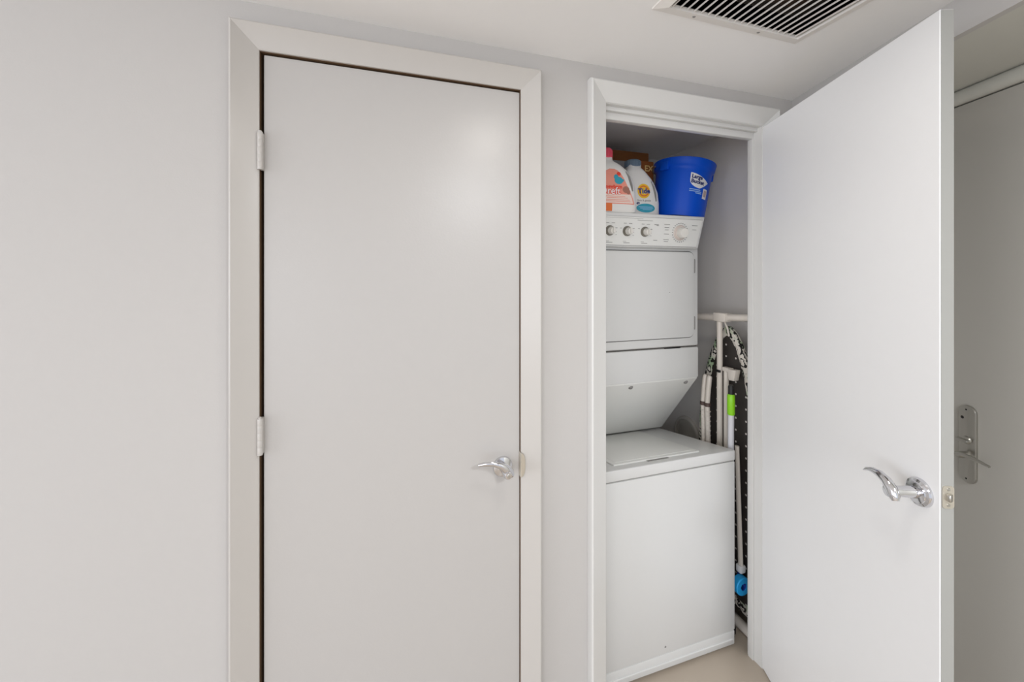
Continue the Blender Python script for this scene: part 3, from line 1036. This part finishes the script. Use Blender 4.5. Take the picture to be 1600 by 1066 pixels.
bm = BM(); prism(bm, [(1.350, 1.117), (1.395, 1.112), (1.392, 1.080), (1.388, 1.066), (1.360, 1.068)], 1.450, 1.478, 'X', .003, 2)
box(bm, (1.455, 1.385, 1.098), (1.480, 1.43, 1.116), .003, 1)
lt = obj('latch_cup', bm, 'tube', ib, label='cream plastic latch')
bm = BM(); box(bm, (1.440, 1.428, 1.090), (1.449, 1.452, 1.100), .001, 1); obj('latch_slot', bm, 'black', lt)
bm = BM(); sweep(bm, [(1.452, 1.345, .795), (1.452, 1.326, .275)], [(.010, .007), (.012, .008)], 12, flat=(0, 1, 0)); obj('leg', bm, 'tube', ib)
bm = BM(); box(bm, (1.438, 1.312, .268), (1.466, 1.340, .300), .005, 2); obj('leg_cap', bm, 'label', ib)
bm = BM(); sweep(bm, [(1.452, 1.333, .28), (1.4445, 1.333, .25), (1.436, 1.331, .2385), (1.436, 1.294, .2385)], .004, 8); obj('hook', bm, 'foamin', ib)
bm = BM(); sweep(bm, [(1.476, 1.28, .022), (1.476, 1.60, .022)], .020, 16); obj('foot_bar', bm, 'tube', ib, label='cream tubular foot on the floor')

mp = thing('mop', 'pale mop handle with a lime green grip standing beside the washer', 'mop', (1.412, 1.345, 0))
bm = BM(); sweep(bm, [(1.412, 1.338, .955), (1.412, 1.346, .03)], .0122, 16); obj('pole', bm, 'pole', mp)
bm = lathe(BM(), [(0, 0), (.013, 0), (.0150, .006), (.0156, .05), (.0150, .082), (.011, .088), (0, .088)], 20, org=(1.412, 1.338, .935)); obj('grip', bm, 'lime', mp, label='lime green grip')
bm = lathe(BM(), [(0, 0), (.0115, 0), (.0115, .034), (.008, .040), (0, .041)], 16, org=(1.412, 1.338, 1.021)); obj('end_cap', bm, 'black', mp)
bm = BM(); box(bm, (1.392, 1.33, .002), (1.434, 1.395, .035), .006, 2); obj('mop_head', bm, 'black', mp)

rk = thing('drying_rack', 'folded cream tube drying rack leaning at the left of the ironing board', 'drying rack', (1.44, 1.51, 0))
for (y, yb_) in ((1.520, 1.519), (1.494, 1.492)):
    bm = BM()
    sweep(bm, [(1.447, y - .006, 1.062), (1.445, y - .004, 1.056), (1.442, y, 1.00), (1.440, y + .004, .93), (1.440, yb_, .74), (1.440, yb_ - .01, .02)], [.008, .0115, .0115, .011, .0105, .0105], 12)
    obj('leg', bm, 'tube', rk)
bm = BM()
for y in (1.520, 1.494):
    lathe(bm, [(.0115, 0), (.0140, .002), (.0140, .016), (.0115, .018)], 16, org=(1.440, y + .003, .918))
obj('clip', bm, 'clip', rk, label='brown joint clips')
bm = BM()
for i in range(14):
    for y in (1.519, 1.492):
        lathe(bm, [(.0105, 0), (.0118, .001), (.0118, .003), (.0105, .004)], 12, org=(1.440, y + .0005, .895 - .022 * i))
obj('rib', bm, 'tube', rk)

fr = thing('tape_roll', 'bright blue roll hanging beside the washer near the floor', 'roll', (1.436, 1.31, .228))
bm = lathe(BM(), [(.015, 0), (.034, 0), (.037, .003), (.037, .027), (.034, .030), (.015, .030)], 36, (0, 1, 0), (1.436, 1.296, .228), closed=True); obj('tape', bm, 'foam', fr)
bm = lathe(BM(), [(.0125, .002), (.0152, .002), (.0152, .028), (.0125, .028)], 24, (0, 1, 0), (1.436, 1.296, .228), closed=True); obj('core', bm, 'foamin', fr)

vd = thing('vent_collar', 'round dryer vent opening with a pale collar on the closet side wall', 'vent collar', (CXR, 1.83, .65))
bm = lathe(BM(), [(.078, 0), (.092, 0), (.092, .010), (.086, .018), (.078, .020), (.074, .016), (.074, 0)], 40, (-1, 0, 0), (CXR - .0005, 1.825, .650), closed=True); obj('collar_ring', bm, 'plate', vd)
bm = lathe(BM(), [(0, .001), (.0755, .001), (.0755, .003), (0, .003)], 36, (-1, 0, 0), (CXR - .0005, 1.825, .650)); obj('damper', bm, 'plate', vd)
